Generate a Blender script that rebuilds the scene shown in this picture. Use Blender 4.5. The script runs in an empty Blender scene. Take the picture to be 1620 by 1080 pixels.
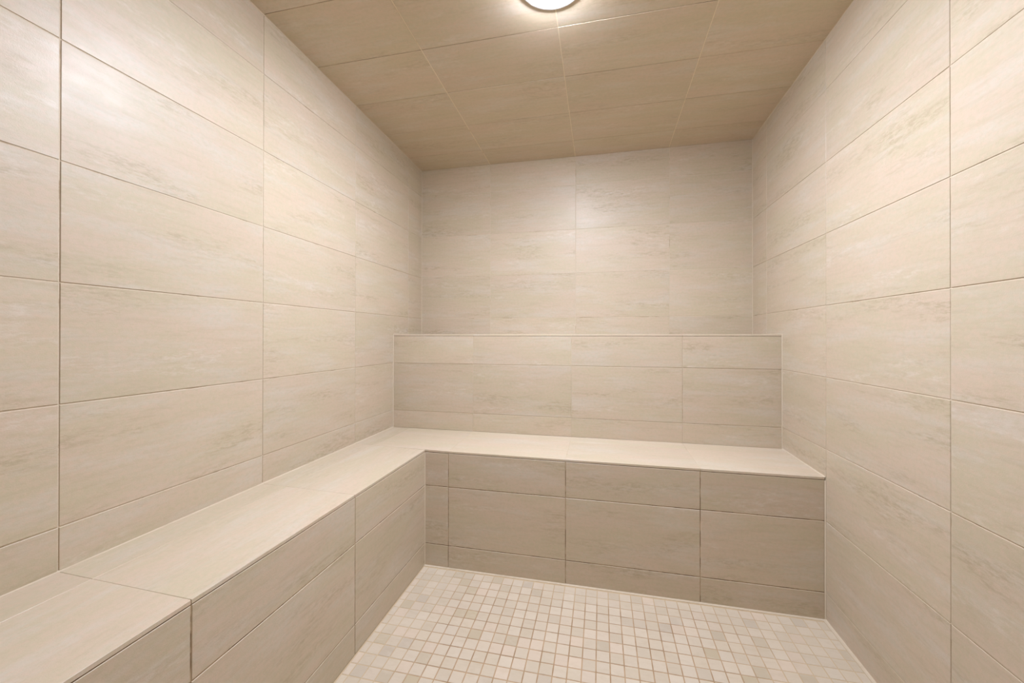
import bpy, bmesh, math, random
from mathutils import Vector, Matrix

scene = bpy.context.scene
COL = scene.collection
rnd = random.Random(11)

# ------------------------------------------------------------------ room data (metres, floor at z = 0)
ZC = 1.209                                   # eye height
XL, XR = -1.3298, 0.9409                     # side walls
YB = 2.783                                   # upper back wall
YR = 2.3638                                  # face of the backrest ledge
YF = 1.950                                   # front of the back bench
XF = -0.9108                                 # front of the left bench
YN = -0.70                                   # wall behind the viewer
ROWS = [1.0597, 0.7491, 0.4426, 0.1355, -0.1724, -0.4803, -0.788, -1.0945]
RB, RA, RC, RD, RE, RF, RG, RH = [z + ZC for z in ROWS]
SEAT_W, SEAT_F = ZC - 0.5922, ZC - 0.6005
LEDGE = ZC + 0.0155
def ceil_z(x, y):
    return ZC + 1.336 - 0.0015 * x - 0.0284 * y

# ------------------------------------------------------------------ materials
def lin(c):
    out = []
    for v in c:
        v /= 255.0
        out.append(v / 12.92 if v <= 0.04045 else ((v + 0.055) / 1.055) ** 2.4)
    return (out[0], out[1], out[2], 1.0)

def new_mat(name):
    m = bpy.data.materials.new(name)
    m.use_nodes = True
    nt = m.node_tree
    nt.nodes.clear()
    o = nt.nodes.new('ShaderNodeOutputMaterial')
    b = nt.nodes.new('ShaderNodeBsdfPrincipled')
    nt.links.new(b.outputs[0], o.inputs[0])
    return m, nt, b

class G:
    def __init__(s, nt): s.nt = nt
    def n(s, t, **k):
        nd = s.nt.nodes.new(t)
        for a, v in k.items(): setattr(nd, a, v)
        return nd
    def put(s, sock, v):
        if hasattr(v, 'links') or isinstance(v, bpy.types.NodeSocket): s.nt.links.new(v, sock)
        else: sock.default_value = v
    def noise(s, vec, scale, detail=4, rough=0.55, dist=0.0):
        nd = s.n('ShaderNodeTexNoise')
        s.put(nd.inputs['Vector'], vec)
        nd.inputs['Scale'].default_value = scale
        nd.inputs['Detail'].default_value = detail
        nd.inputs['Roughness'].default_value = rough
        nd.inputs['Distortion'].default_value = dist
        return nd.outputs['Fac']
    def stretch(s, vec, sc, off=(0, 0, 0)):
        nd = s.n('ShaderNodeMapping')
        s.put(nd.inputs['Vector'], vec)
        nd.inputs['Scale'].default_value = sc
        nd.inputs['Location'].default_value = off
        return nd.outputs[0]
    def ramp(s, v, lo, hi, a=0.0, b=1.0, smooth=True):
        nd = s.n('ShaderNodeMapRange')
        nd.interpolation_type = 'SMOOTHSTEP' if smooth else 'LINEAR'
        s.put(nd.inputs['Value'], v)
        for k, x in zip(('From Min', 'From Max', 'To Min', 'To Max'), (lo, hi, a, b)): nd.inputs[k].default_value = x
        return nd.outputs['Result']
    def math(s, op, a, b=0.0):
        nd = s.n('ShaderNodeMath', operation=op)
        s.put(nd.inputs[0], a); s.put(nd.inputs[1], b)
        return nd.outputs[0]
    def mix(s, f, a, b, blend='MIX'):
        nd = s.n('ShaderNodeMix', data_type='RGBA', blend_type=blend)
        s.put(nd.inputs[0], f); s.put(nd.inputs[6], a); s.put(nd.inputs[7], b)
        return nd.outputs[2]

TILE_A = (212, 200, 180)      # body
TILE_PINK = (216, 199, 182)
TILE_OLIVE = (206, 197, 173)
TILE_GREY = (215, 208, 196)
TILE_DARK = (181, 168, 144)   # flaky streaks

def tile_material(name, bright=1.0, streak=1.0, rough=0.45):
    m, nt, b = new_mat(name)
    g = G(nt)
    uv = g.n('ShaderNodeUVMap', uv_map='UVMap').outputs[0]
    tint = g.n('ShaderNodeAttribute', attribute_name='tint', attribute_type='GEOMETRY').outputs['Fac']
    # slow clouds: pinkish to olive, with greyer zones
    base = g.mix(g.ramp(g.noise(g.stretch(uv, (1.0, 3.2, 1)), 2.0, 4, .6), .36, .64), lin(TILE_PINK), lin(TILE_OLIVE))
    base = g.mix(.25, base, lin(TILE_A))
    base = g.mix(g.ramp(g.noise(g.stretch(uv, (1.0, 5.0, 1), (7, 3, 0)), 2.4, 6, .65), .46, .66, 0, .75), base, lin(TILE_GREY))
    # small pink and olive mottling
    mot = g.noise(g.stretch(uv, (1.0, 1.7, 1), (3, 8, 0)), 55.0, 4, .65)
    base = g.mix(g.ramp(mot, .38, .62, 0, .5, False), base, g.mix(g.ramp(g.noise(uv, 70.0, 3, .6), .42, .58), lin((222, 200, 182)), lin((203, 193, 167))))
    # brushed bands
    fine = g.noise(g.stretch(uv, (1.0, 8.0, 1), (2, 9, 0)), 6.5, 7, .68)
    base = g.mix(g.ramp(fine, .46, .72, 0, .34 * streak), base, lin((193, 180, 158)))
    # flaky darker patches gathered in bands
    band = g.ramp(g.noise(g.stretch(uv, (.8, 4.2, 1), (4, 1, 0)), 2.3, 4, .6), .50, .66)
    flake = g.ramp(g.noise(g.stretch(uv, (1.0, 3.4, 1), (1, 5, 0)), 23.0, 7, .76), .43, .62)
    base = g.mix(g.math('MULTIPLY', g.math('MULTIPLY', band, flake), .56 * streak), base, lin(TILE_DARK))
    # pale flaky patches
    band2 = g.ramp(g.noise(g.stretch(uv, (.8, 4.0, 1), (14, 21, 0)), 2.3, 4, .6), .53, .66)
    flake2 = g.ramp(g.noise(g.stretch(uv, (1.0, 3.2, 1), (31, 15, 0)), 20.0, 7, .76), .46, .64)
    base = g.mix(g.math('MULTIPLY', g.math('MULTIPLY', band2, flake2), .60 * streak), base, lin((226, 217, 205)))
    # fine grain
    grain = g.noise(uv, 420.0, 2, .6)
    base = g.mix(g.ramp(grain, .30, .70, 0, .14, False), base, lin((184, 171, 150)))
    hsv = g.n('ShaderNodeHueSaturation')
    g.put(hsv.inputs['Color'], base)
    g.put(hsv.inputs['Value'], g.ramp(tint, 0, 1, ALB * .965 * bright, ALB * 1.035 * bright, False))
    hsv.inputs['Saturation'].default_value = SAT
    g.put(b.inputs['Base Color'], hsv.outputs[0])
    g.put(b.inputs['Roughness'], g.ramp(g.noise(g.stretch(uv, (1, 2, 1)), 14.0, 6, .7), .3, .7, rough - .05, rough + .05, False))
    b.inputs['Specular IOR Level'].default_value = .36
    b.inputs['Coat Weight'].default_value = .042
    b.inputs['Coat Roughness'].default_value = .26
    bump = g.n('ShaderNodeBump')
    bump.inputs['Strength'].default_value = .6
    bump.inputs['Distance'].default_value = .0004
    hgt = g.math('ADD', g.noise(uv, 300.0, 3, .6), g.math('MULTIPLY', g.noise(uv, 60.0, 3, .5), .25))
    g.put(bump.inputs['Height'], hgt)
    g.put(b.inputs['Normal'], bump.outputs[0])
    return m

def grout_material(name, light, dark, lo=.45, hi=.6, amount=.8, scale=9.0, value=.80):
    m, nt, b = new_mat(name)
    g = G(nt)
    co = g.n('ShaderNodeTexCoord').outputs['Object']
    f = g.ramp(g.noise(co, scale, 5, .65), lo, hi, 0, amount)
    c = g.mix(f, lin(light), lin(dark))
    c = g.mix(g.ramp(g.noise(co, 260.0, 2, .6), .3, .7, 0, .15), c, lin(dark))
    hsv = g.n('ShaderNodeHueSaturation')
    g.put(hsv.inputs['Color'], c)
    hsv.inputs['Value'].default_value = value
    hsv.inputs['Saturation'].default_value = 1.08
    g.put(b.inputs['Base Color'], hsv.outputs[0])
    b.inputs['Roughness'].default_value = .85
    return m

SAT = 1.13
ALB = .80                                      # brightness of the glaze
M_TILE = tile_material('porcelain_tile', 1.0, 1.2)
M_CEIL = tile_material('porcelain_tile_ceiling_lit', 1.11, .9, .40)  # same tile, extra light put into its colour because the ceiling renders dim
M_SEAT = tile_material('porcelain_seat_tile', 1.03, .5, .46)
M_GROUT = grout_material('sanded_grout', (222, 209, 188), (164, 141, 111), .52, .68, .7)
M_GROUT_B = grout_material('back_grout', (220, 208, 188), (166, 145, 115), .52, .64, .8, 5.0)
M_GROUT_C = grout_material('ceiling_grout', (196, 178, 150), (98, 72, 44), .46, .52, .95, 7.0)
M_GROUT_L = grout_material('pale_ceiling_grout', (228, 216, 194), (170, 146, 112), .60, .72, .7, 6.0, 1.0)
M_GROUT_S = grout_material('seat_grout', (222, 208, 186), (172, 150, 118), .5, .65, .8)
M_GROUT_D = grout_material('gap_grout', (196, 176, 148), (112, 88, 60), .46, .60, .85, 14.0)
M_CAULK = grout_material('caulk', (220, 207, 186), (200, 184, 158), .5, .7, .6)

def mosaic_material():
    m, nt, b = new_mat('mosaic_tile')
    g = G(nt)
    uv = g.n('ShaderNodeUVMap', uv_map='UVMap').outputs[0]
    at = g.n('ShaderNodeAttribute', attribute_name='tint', attribute_type='GEOMETRY').outputs['Fac']
    hue = g.n('ShaderNodeAttribute', attribute_name='hue', attribute_type='GEOMETRY').outputs['Fac']
    cr = g.n('ShaderNodeValToRGB')
    el = cr.color_ramp.elements
    el[0].position, el[0].color = 0.0, lin((206, 193, 168))
    el[1].position, el[1].color = 1.0, lin((225, 210, 192))
    for p, c in ((.10, (207, 196, 180)), (.22, (215, 203, 184)), (.45, (219, 207, 188)), (.60, (221, 209, 191)), (.80, (223, 212, 195))):
        e = el.new(p); e.color = lin(c)
    g.put(cr.inputs[0], hue)
    c = cr.outputs[0]
    c = g.mix(g.ramp(g.noise(g.stretch(uv, (1, 2.4, 1)), 16.0, 6, .65, .4), .45, .72, 0, .26), c, lin((198, 182, 157)))
    c = g.mix(g.ramp(g.noise(g.stretch(uv, (1, 2.0, 1), (5, 5, 0)), 10.0, 5, .6, .4), .5, .75, 0, .4), c, lin((229, 219, 204)))
    hsv = g.n('ShaderNodeHueSaturation')
    g.put(hsv.inputs['Color'], c)
    g.put(hsv.inputs['Value'], g.ramp(at, 0, 1, .745, .805, False))
    hsv.inputs['Saturation'].default_value = 1.12
    g.put(b.inputs['Base Color'], hsv.outputs[0])
    b.inputs['Roughness'].default_value = .5
    bump = g.n('ShaderNodeBump')
    bump.inputs['Strength'].default_value = .3
    bump.inputs['Distance'].default_value = .0005
    g.put(bump.inputs['Height'], g.noise(uv, 120.0, 4, .6))
    g.put(b.inputs['Normal'], bump.outputs[0])
    return m

def mosaic_grout():
    # brown joints, with pale residue left in them towards the edges of the floor
    m, nt, b = new_mat('mosaic_grout')
    g = G(nt)
    co = g.n('ShaderNodeTexCoord').outputs['Object']
    sep = g.n('ShaderNodeSeparateXYZ'); g.put(sep.inputs[0], co)
    wob = g.math('MULTIPLY', g.math('SUBTRACT', g.noise(co, 5.0, 4, .6), .5), .35)
    x = g.math('ADD', sep.outputs[0], wob)
    edge = g.math('MAXIMUM', g.ramp(x, XF + .10, XF + .32, 1, 0), g.ramp(x, XR - .62, XR - .12, 0, 1))
    edge = g.math('MAXIMUM', edge, g.ramp(g.math('ADD', sep.outputs[1], wob), YF - .16, YF - .03, 0, .8))
    c = g.mix(g.ramp(g.noise(co, 12.0, 4, .6), .4, .65), lin((176, 150, 119)), lin((152, 125, 94)))
    c = g.mix(g.math('MULTIPLY', edge, .75), c, lin((198, 180, 150)))
    g.put(b.inputs['Base Color'], c)
    b.inputs['Roughness'].default_value = .9
    return m
M_MOSAIC = mosaic_material()
M_MGROUT = mosaic_grout()

def plain(name, col, rough=.5, metal=0.0):
    m, nt, b = new_mat(name)
    g = G(nt)
    co = g.n('ShaderNodeTexCoord').outputs['Object']
    c = g.mix(g.ramp(g.noise(co, 60.0, 3), .3, .7, 0, .12), lin(col), lin([v * .9 for v in col]))
    g.put(b.inputs['Base Color'], c)
    b.inputs['Roughness'].default_value = rough
    b.inputs['Metallic'].default_value = metal
    return m
M_TRIM = plain('brushed_trim', (226, 226, 230), .38, .7)
M_CORE = plain('cement_core', (170, 165, 156), .9)

def lamp_material():
    m = bpy.data.materials.new('lit_diffuser')
    m.use_nodes = True
    nt = m.node_tree; nt.nodes.clear()
    o = nt.nodes.new('ShaderNodeOutputMaterial')
    e = nt.nodes.new('ShaderNodeEmission')
    e.inputs['Color'].default_value = LAMP_COL
    e.inputs['Strength'].default_value = LAMP_W
    nt.links.new(e.outputs[0], o.inputs[0])
    return m
LAMP_COL = (1.0, 1.05, 1.205, 1)
LAMP_W = 438
M_LAMP = lamp_material()

# ------------------------------------------------------------------ mesh helpers
def new_bm():
    bm = bmesh.new()
    bm.loops.layers.uv.new('UVMap')
    bm.faces.layers.float.new('tint')
    bm.faces.layers.float.new('hue')
    return bm

def link(name, bm, mats, parent=None, smooth=False):
    me = bpy.data.meshes.new(name)
    bmesh.ops.recalc_face_normals(bm, faces=bm.faces[:]) if False else None
    bm.to_mesh(me); bm.free()
    for m in mats: me.materials.append(m)
    if smooth:
        for p in me.polygons: p.use_smooth = True
    o = bpy.data.objects.new(name, me)
    COL.objects.link(o)
    if parent: o.parent = parent
    return o

def face(bm, vs, mat, uvs=None, tint=.5, hue=.5):
    f = bm.faces.new(vs)
    f.material_index = mat
    f[bm.faces.layers.float['tint']] = tint
    f[bm.faces.layers.float['hue']] = hue
    if uvs:
        l = bm.loops.layers.uv['UVMap']
        for lp, q in zip(f.loops, uvs): lp[l].uv = q
    return f

def box(bm, lo, hi, mat=0):
    x0, y0, z0 = lo; x1, y1, z1 = hi
    v = [bm.verts.new(p) for p in ((x0, y0, z0), (x1, y0, z0), (x1, y1, z0), (x0, y1, z0), (x0, y0, z1), (x1, y0, z1), (x1, y1, z1), (x0, y1, z1))]
    for q in ((0, 3, 2, 1), (4, 5, 6, 7), (0, 1, 5, 4), (1, 2, 6, 5), (2, 3, 7, 6), (3, 0, 4, 7)):
        face(bm, [v[i] for i in q], mat, [(0, 0), (.1, 0), (.1, .1), (0, .1)])

def tile(bm, P, N, a0, a1, b0, b1, mat=0, gap=(.0033,) * 4, ch=.0009, depth=.004, lip=.0003, tilt=.0006, along=0, hue=.5):
    """one raised tile. P(a, b) -> point on the finished surface, N outward normal.
    gap = joint width on the sides (a0, a1, b0, b1)"""
    a0 += gap[0] / 2; a1 -= gap[1] / 2; b0 += gap[2] / 2; b1 -= gap[3] / 2
    if a1 - a0 < .004 or b1 - b0 < .004: return
    N = Vector(N)
    ou, ov = rnd.uniform(0, 60), rnd.uniform(0, 60)
    flip = rnd.choice((-1, 1))
    t = rnd.random()
    l0 = rnd.uniform(-lip, lip); ta, tb = rnd.uniform(-tilt, tilt), rnd.uniform(-tilt, tilt)
    am, bmid = (a0 + a1) / 2, (b0 + b1) / 2
    def vert(a, b, h):
        hh = l0 + ta * (a - am) + tb * (b - bmid)
        return bm.verts.new(Vector(P(a, b)) + N * (h + (hh if h > -depth else 0)))
    def uv(a, b):
        q = ((a - am) * flip + ou, (b - bmid) * flip + ov)
        return q if along == 0 else (q[1], q[0])
    crn = lambda d: ((a0 + d, b0 + d), (a1 - d, b0 + d), (a1 - d, b1 - d), (a0 + d, b1 - d))
    rings = []
    for d, h in ((ch, 0), (0, -ch), (0, -depth)):
        rings.append(([vert(a, b, h) for a, b in crn(d)], [uv(a, b) for a, b in crn(d)]))
    # orientation: make the top face look along N
    v = rings[0][0]
    nrm = (v[1].co - v[0].co).cross(v[3].co - v[0].co)
    rev = nrm.dot(N) < 0
    def put(vs, us):
        if rev: vs, us = vs[::-1], us[::-1]
        face(bm, vs, mat, us, t, hue)
    put(rings[0][0], rings[0][1])
    for (va, ua), (vb, ub) in zip(rings, rings[1:]):
        for i in range(4):
            j = (i + 1) % 4
            put([vb[i], vb[j], va[j], va[i]], [ub[i], ub[j], ua[j], ua[i]])

def struct(o):
    o['kind'] = 'structure'
    return o

def field(bm, P, N, A, B, **k):
    for a0, a1 in zip(A, A[1:]):
        for b0, b1 in zip(B, B[1:]):
            tile(bm, P, N, a0, a1, b0, b1, **k)

GD = .0018        # how far the grout lies behind the tile face
TK = .10          # wall thickness
TOP = 2.62

def grid(start, step, lo, hi):
    k = math.ceil((lo - start) / step)
    out = [lo]
    while start + k * step < hi - 1e-4:
        q = start + k * step
        if q > lo + 1e-4: out.append(q)
        k += 1
    return out + [hi]

# ------------------------------------------------------------------ walls
wall_rows = [0.0, RH, RG, RF, RE, RD, RC, RA, RB, RB + .308, TOP]
def wall_side(name, x, n, ys):
    bm = new_bm()
    field(bm, lambda a, b: (x, a, b), (n, 0, 0), ys, wall_rows)
    if n > 0: box(bm, (x - TK, YN - TK, -.06), (x - GD, YB + TK, TOP), 1)
    else: box(bm, (x + GD, YN - TK, -.06), (x + TK, YB + TK, TOP), 1)
    return struct(link(name, bm, [M_TILE, M_GROUT]))
LY = [YN, -.5085, .1066, .7211, 1.3355, 1.951, 2.5686, YB]
RY = [YN, -.5227, .0951, .7118, 1.328, 1.9451, 2.5663, YB]
wall_side('wall_left', XL, 1, LY)
wall_side('wall_right', XR, -1, RY)
BX = [XL, -.7865, -.1706, .4444, XR]
bm = new_bm()
field(bm, lambda a, b: (a, YB, b), (0, -1, 0), BX, wall_rows, gap=(.0026,) * 4, ch=.0007)
box(bm, (XL - TK, YB + .0008, -.06), (XR + TK, YB + TK, TOP), 1)
struct(link('wall_back', bm, [M_TILE, M_GROUT_B]))
bm = new_bm()
field(bm, lambda a, b: (a, YN, b), (0, 1, 0), BX, wall_rows)
box(bm, (XL - TK, YN - TK, -.06), (XR + TK, YN - GD, TOP), 1)
struct(link('wall_front', bm, [M_TILE, M_GROUT]))

# ------------------------------------------------------------------ ceiling (falls gently towards the back wall)
CX = [XL, -.7894, -.1746, .4409, XR]
CY = [YN, -.511, -.2035, .104, .4115, .719, 1.0270, 1.3350, 1.6449, 1.9521, 2.2608, 2.568, YB]
bm = new_bm()
cn = Vector((-.0015, -.0284, -1)).normalized()
def cp(a, b): return (a, b, ceil_z(a, b))
field(bm, cp, cn, CX, CY, gap=(.0034, .0034, .0018, .0018), lip=.0004, ch=.0006)
v = []
for h in (.0014, .12):
    for x, y in ((XL - .05, YN - .05), (XR + .05, YN - .05), (XR + .05, YB + .05), (XL - .05, YB + .05)):
        v.append(bm.verts.new((x, y, ceil_z(x, y) + h)))
for q in ((0, 3, 2, 1), (4, 5, 6, 7), (0, 1, 5, 4), (1, 2, 6, 5), (2, 3, 7, 6), (3, 0, 4, 7)):
    face(bm, [v[i] for i in q], 1)
for x in CX[1:-1]:                             # the joints that run towards the back wall are filled flush
    q = []
    for h in (.0003, .004):
        for xx, y in ((x - .0016, YN), (x + .0016, YN), (x + .0016, YB), (x - .0016, YB)):
            q.append(bm.verts.new((xx, y, ceil_z(xx, y) + h)))
    for f in ((0, 3, 2, 1), (4, 5, 6, 7), (0, 1, 5, 4), (1, 2, 6, 5), (2, 3, 7, 6), (3, 0, 4, 7)):
        face(bm, [q[i] for i in f], 2)
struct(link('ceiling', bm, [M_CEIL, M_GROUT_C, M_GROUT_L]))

# ------------------------------------------------------------------ floor: small square mosaic
bm = new_bm()
FX = grid(-.0161, .0507, XF + .004, XR - .012)
FY = grid(1.6176, .0522, YN, YF - .012)
HUES = [.02, .05, .12, .2, .25] + [.3, .4, .5, .55, .6, .65, .7, .8, .9, 1.0] * 2
for a0, a1 in zip(FX, FX[1:]):
    for b0, b1 in zip(FY, FY[1:]):
        tile(bm, lambda a, b: (a, b, 0), (0, 0, 1), a0, a1, b0, b1, gap=(.0040,) * 4, ch=.0006, lip=.0003, tilt=.005, hue=min(1, max(0, rnd.choice(HUES) + rnd.uniform(-.03, .03))))
box(bm, (XL - TK, YN - TK, -.06), (XR + TK, YB + TK, -.0009), 1)
struct(link('floor', bm, [M_MOSAIC, M_MGROUT]))

# ------------------------------------------------------------------ sealant beads in the corners
def bead(name, p, q, u, w, r=.004, mat=M_CAULK):
    """triangular bead from p to q; u and w are the two directions away from the corner"""
    bm = new_bm()
    p, q, u, w = map(Vector, (p, q, u, w))
    ring = []
    for c in (p, q):
        ring.append([bm.verts.new(c - (u + w) * .001), bm.verts.new(c + u * r - w * .001), bm.verts.new(c + (u + w) * r * .38), bm.verts.new(c + w * r - u * .001)])
    a, b = ring
    for i in range(4): face(bm, [a[i], a[(i + 1) % 4], b[(i + 1) % 4], b[i]], 0)
    face(bm, a[::-1], 0); face(bm, b, 0)
    bmesh.ops.recalc_face_normals(bm, faces=bm.faces[:])
    return struct(link(name, bm, [mat]))
bead('trim_1', (XL, YN, ceil_z(XL, YN)), (XL, YB, ceil_z(XL, YB)), (1, 0, 0), (0, 0, -1), .0030)
bead('trim_2', (XR, YN, ceil_z(XR, YN)), (XR, YB, ceil_z(XR, YB)), (-1, 0, 0), (0, 0, -1), .003)
bead('trim_3', (XR, YB, LEDGE), (XR, YB, ceil_z(XR, YB)), (-1, 0, 0), (0, -1, 0), .0028)
bead('trim_4', (XL, YB, LEDGE), (XL, YB, ceil_z(XL, YB)), (1, 0, 0), (0, -1, 0), .003)
bead('trim_5', (XR, YN, 0), (XR, YF, 0), (-1, 0, 0), (0, 0, 1), .004)
bead('trim_6', (XR, YR, SEAT_W), (XR, YR, LEDGE), (-1, 0, 0), (0, -1, 0), .0032)
bead('trim_7', (XL, YR, SEAT_W), (XL, YR, LEDGE), (1, 0, 0), (0, -1, 0), .0035)
bead('trim_10', (XL, YN, SEAT_W), (XL, YR, SEAT_W), (1, 0, 0), (0, 0, 1), .0034)
bead('trim_11', (XR, YF, SEAT_F), (XR, YR, SEAT_W), (-1, 0, 0), (0, 0, 1), .0042)
bead('trim_12', (XL, YB, LEDGE), (XR, YB, LEDGE), (0, -1, 0), (0, 0, 1), .004)
bead('trim_13', (XR, YF, 0), (XR, YF, SEAT_F - .014), (-1, 0, 0), (0, -1, 0), .004)
bead('trim_14', (XL, YR, LEDGE), (XL, YB, LEDGE), (1, 0, 0), (0, 0, 1), .004)
bead('trim_15', (XR, YR, LEDGE), (XR, YB, LEDGE), (-1, 0, 0), (0, 0, 1), .004)
bead('trim_16', (XF, YF, 0), (XF, YF, SEAT_F - .014), (1, 0, 0), (0, -1, 0), .0035)
bm = new_bm()
box(bm, (XF, YF - .0125, -.001), (XR - .001, YF + .002, .0008))
struct(link('trim_8', bm, [M_CAULK]))
bm = new_bm()
box(bm, (XR - .0125, YN, -.001), (XR + .001, YF, .0007))
struct(link('trim_9', bm, [M_CAULK]))

# ------------------------------------------------------------------ things
def thing(name, label, cat, loc):
    o = bpy.data.objects.new(name, None)
    COL.objects.link(o)
    o.location = loc
    o.empty_display_size = .1
    o['label'] = label; o['category'] = cat
    return o
def adopt(o, parent):
    o.parent = parent
    o.matrix_parent_inverse = Matrix.Translation(-Vector(parent.location))
    return o

EPS = .0024                                    # movement joint between the built-ins and the walls
WL, WR, WB, WN = XL + EPS, XR - EPS, YB - EPS, YN + EPS
# --- L-shaped bench
bench = thing('bench', 'L-shaped built-in beige tiled bench along the left and back walls', 'bench', (XF, YF, 0))
ST = .0098                                     # thickness of the seat tile
def seat_z(x, y):
    d = max((XF - x) / (XF - XL), (y - YF) / (YR - YF), 0)
    return SEAT_F + (SEAT_W - SEAT_F) * min(1, d)
SG, TG = -1.2143, YR - .1105
def sp(a, b): return (a, b, seat_z(a, b))
UP = (0, 0, 1)
def bed(bm, x0, x1, y0, y1, low=.0010):
    v = [bm.verts.new((x, y, z)) for z in (0, 1) for x, y in ((x0, y0), (x1, y0), (x1, y1), (x0, y1))]
    for q in v: q.co.z = SEAT_F - .013 if q.co.z < .5 else seat_z(q.co.x, q.co.y) - low
    for q in ((0, 3, 2, 1), (4, 5, 6, 7), (0, 1, 5, 4), (1, 2, 6, 5), (2, 3, 7, 6), (3, 0, 4, 7)):
        face(bm, [v[i] for i in q], 1)
sk = dict(ch=.0008, depth=ST, lip=.0003, tilt=.0008)
bm = new_bm()
g, t0 = .0020, .0006
sy = [WN, .1066, .7211, 1.3355, YF]
for i, (b0, b1) in enumerate(zip(sy, sy[1:])):
    e = t0 if i == 3 else g
    tile(bm, sp, UP, WL, SG, b0, b1, gap=(0, g * .7, g, e), along=1, **sk)
    tile(bm, sp, UP, SG, XF, b0, b1, gap=(g * .7, 0, g, e), along=1, **sk)
bed(bm, WL, XF - .004, WN, YF + .002)
adopt(link('seat', bm, [M_SEAT, M_GROUT_S]), bench)
bm = new_bm()
tile(bm, sp, UP, WL, SG, YF, YR, gap=(0, t0, t0, 0), along=1, **sk)
sx = [SG, -.7793, -.168, .4443, WR]
for i, (a0, a1) in enumerate(zip(sx, sx[1:])):
    e0 = t0 if i == 0 else g * .8
    tile(bm, sp, UP, a0, a1, YF, TG, gap=(e0, g * .8, t0 if i == 0 else 0, t0), along=0, **sk)
    tile(bm, sp, UP, a0, a1, TG, YR, gap=(e0, g * .8, t0, 0), along=0, **sk)
bed(bm, WL, XF - .004, YF + .004, YR, .0040)
bed(bm, XF - .004, WR, YF + .004, YR)
adopt(link('seat', bm, [M_SEAT, M_GROUT_S]), bench)
FT = SEAT_F - ST - .0030                      # top of the front panels
rows = [0.0, RH, RG, FT]
mk = dict(depth=.006)
bm = new_bm()
ly = [WN, .1066, .7214, 1.3391, YF]
for a0, a1 in zip(ly, ly[1:]):
    for j, (b0, b1) in enumerate(zip(rows, rows[1:])):
        tile(bm, lambda a, b: (XF, a, b), (1, 0, 0), a0, a1, b0, b1, gap=(.0028, .0028, .0028 if j else 0, .0028 if j < 2 else 0), ch=.0015, **mk)
box(bm, (WL, WN, 0), (XF - GD, YF, SEAT_F - ST - .002), 1)
adopt(link('front_panel', bm, [M_TILE, M_GROUT_D]), bench)
bm = new_bm()
fx = [XF, -.7793, -.168, .4443, WR]
for a0, a1 in zip(fx, fx[1:]):
    for j, (b0, b1) in enumerate(zip(rows, rows[1:])):
        tile(bm, lambda a, b: (a, YF, b), (0, -1, 0), a0, a1, b0, b1, gap=(.0028, .0028, .0028 if j else 0, .0028 if j < 2 else 0), ch=.0015, **mk)
box(bm, (XF - .02, YF + GD, 0), (WR, YR, SEAT_F - ST - .002), 1)
adopt(link('front_panel', bm, [M_TILE, M_GROUT_D]), bench)

# --- raised ledge behind the back bench
ledge = thing('ledge', 'raised tiled ledge forming the backrest behind the back bench seat', 'ledge', ((XL + XR) / 2, YR, SEAT_W))
CT = .0095
px = [WL, -.7803, -.1691, .4468, WR]
bm = new_bm()
for a0, a1 in zip(px, px[1:]):
    tile(bm, lambda a, b: (a, b, LEDGE), UP, a0, a1, YR, WB, gap=(.0022, .0022, 0, 0), ch=.0010, depth=CT)
box(bm, (WL, YR + .004, LEDGE - .02), (WR, WB, LEDGE - .003), 1)
adopt(link('cap', bm, [M_SEAT, M_GROUT_S]), ledge)
bm = new_bm()
rows = [SEAT_W, RF, RE, LEDGE - CT - .0024]
for a0, a1 in zip(px, px[1:]):
    for j, (b0, b1) in enumerate(zip(rows, rows[1:])):
        tile(bm, lambda a, b: (a, YR, b), (0, -1, 0), a0, a1, b0, b1, gap=(.0024, .0024, .0024 if j else 0, .0024 if j < 2 else 0), ch=.0010, depth=.006)
box(bm, (WL, YR + GD, SEAT_W - .001), (WR, WB, LEDGE - .018), 1)
adopt(link('front_panel', bm, [M_TILE, M_GROUT]), ledge)

# --- round ceiling lamp
LX, LYY, LR = -.1735, 1.427, .1280
lamp = thing('ceiling_light', 'round glowing white ceiling light with thin rim on the tiled ceiling', 'light', (LX, LYY, ceil_z(LX, LYY)))
lamp.rotation_euler = (math.atan(-.0284), 0, 0)
def lathe(bm, prof, n=96, mat=0, close=False):
    rings = []
    for r, z in prof:
        if r < 1e-6: rings.append([bm.verts.new((0, 0, z))])
        else: rings.append([bm.verts.new((r * math.cos(2 * math.pi * i / n), r * math.sin(2 * math.pi * i / n), z)) for i in range(n)])
    for A, B in zip(rings, rings[1:]):
        for i in range(n):
            j = (i + 1) % n
            if len(A) == 1: face(bm, [A[0], B[j], B[i]], mat)
            elif len(B) == 1: face(bm, [A[i], A[j], B[0]], mat)
            else: face(bm, [A[i], A[j], B[j], B[i]], mat)
    bmesh.ops.recalc_face_normals(bm, faces=bm.faces[:])
bm = new_bm()
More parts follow.
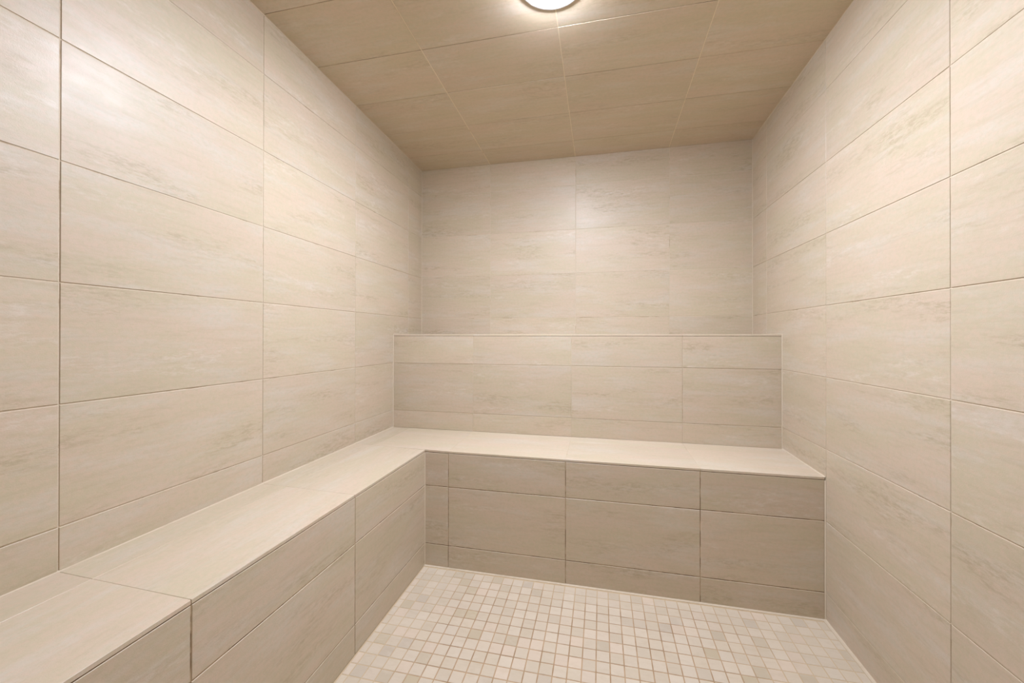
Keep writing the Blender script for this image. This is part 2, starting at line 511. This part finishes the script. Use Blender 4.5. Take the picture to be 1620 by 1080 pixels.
lathe(bm, [(0, .001), (LR, .001), (LR, -.0022), (LR - .001, -.0036), (LR - .005, -.0046), (LR - .0105, -.0044), (LR - .0120, -.0034), (LR - .0120, -.0015), (0, -.0015)])
o = link('trim_ring', bm, [M_TRIM], lamp, True)
bm = new_bm()
R2 = LR - .0172
prof = [(R2, -.0018), (R2, -.0035)] + [(R2 * math.cos(a), -.0035 - .0235 * math.sin(a) ** 2) for a in [math.radians(d) for d in (10, 20, 30, 40, 50, 60, 70, 80)]] + [(0, -.027)]
lathe(bm, [(0, -.0018)] + prof)
o = link('diffuser', bm, [M_LAMP], lamp, True)
o.location = (-.0035, .0038, 0)
o['label'] = 'glowing white domed diffuser'

# ------------------------------------------------------------------ world, camera, look
w = bpy.data.worlds.new('World')
scene.world = w
w.use_nodes = True
w.node_tree.nodes['Background'].inputs[0].default_value = (.8, .85, 1, 1)
w.node_tree.nodes['Background'].inputs[1].default_value = .05

cam = bpy.data.cameras.new('camera')
F, CYP = 625.376, 530.9145
cam.sensor_fit = 'HORIZONTAL'
cam.sensor_width = 36.0
cam.lens = F / 1620 * 36.0
cam.shift_y = (CYP - 540.0) / 1620.0
cam.clip_start = .02
co = bpy.data.objects.new('camera', cam)
COL.objects.link(co)
yaw, pitch, roll = .2208, .0026, .0013
fw = Vector((-math.sin(yaw), math.cos(yaw), 0)); rt = Vector((math.cos(yaw), math.sin(yaw), 0)); zz = Vector((0, 0, 1))
fwd = fw * math.cos(pitch) + zz * math.sin(pitch)
up0 = zz * math.cos(pitch) - fw * math.sin(pitch)
right = rt * math.cos(roll) + up0 * math.sin(roll)
up = up0 * math.cos(roll) - rt * math.sin(roll)
mw = Matrix((right, up, -fwd)).transposed().to_4x4()
mw.translation = (0, 0, ZC)
co.matrix_world = mw
scene.camera = co

scene.cycles.max_bounces = 24
scene.cycles.diffuse_bounces = 10
scene.cycles.glossy_bounces = 6
vs = scene.view_settings
vs.view_transform = 'Standard'
vs.look = 'None'
vs.gamma = 1.0
vs.use_curve_mapping = False
vs.exposure = 0.0
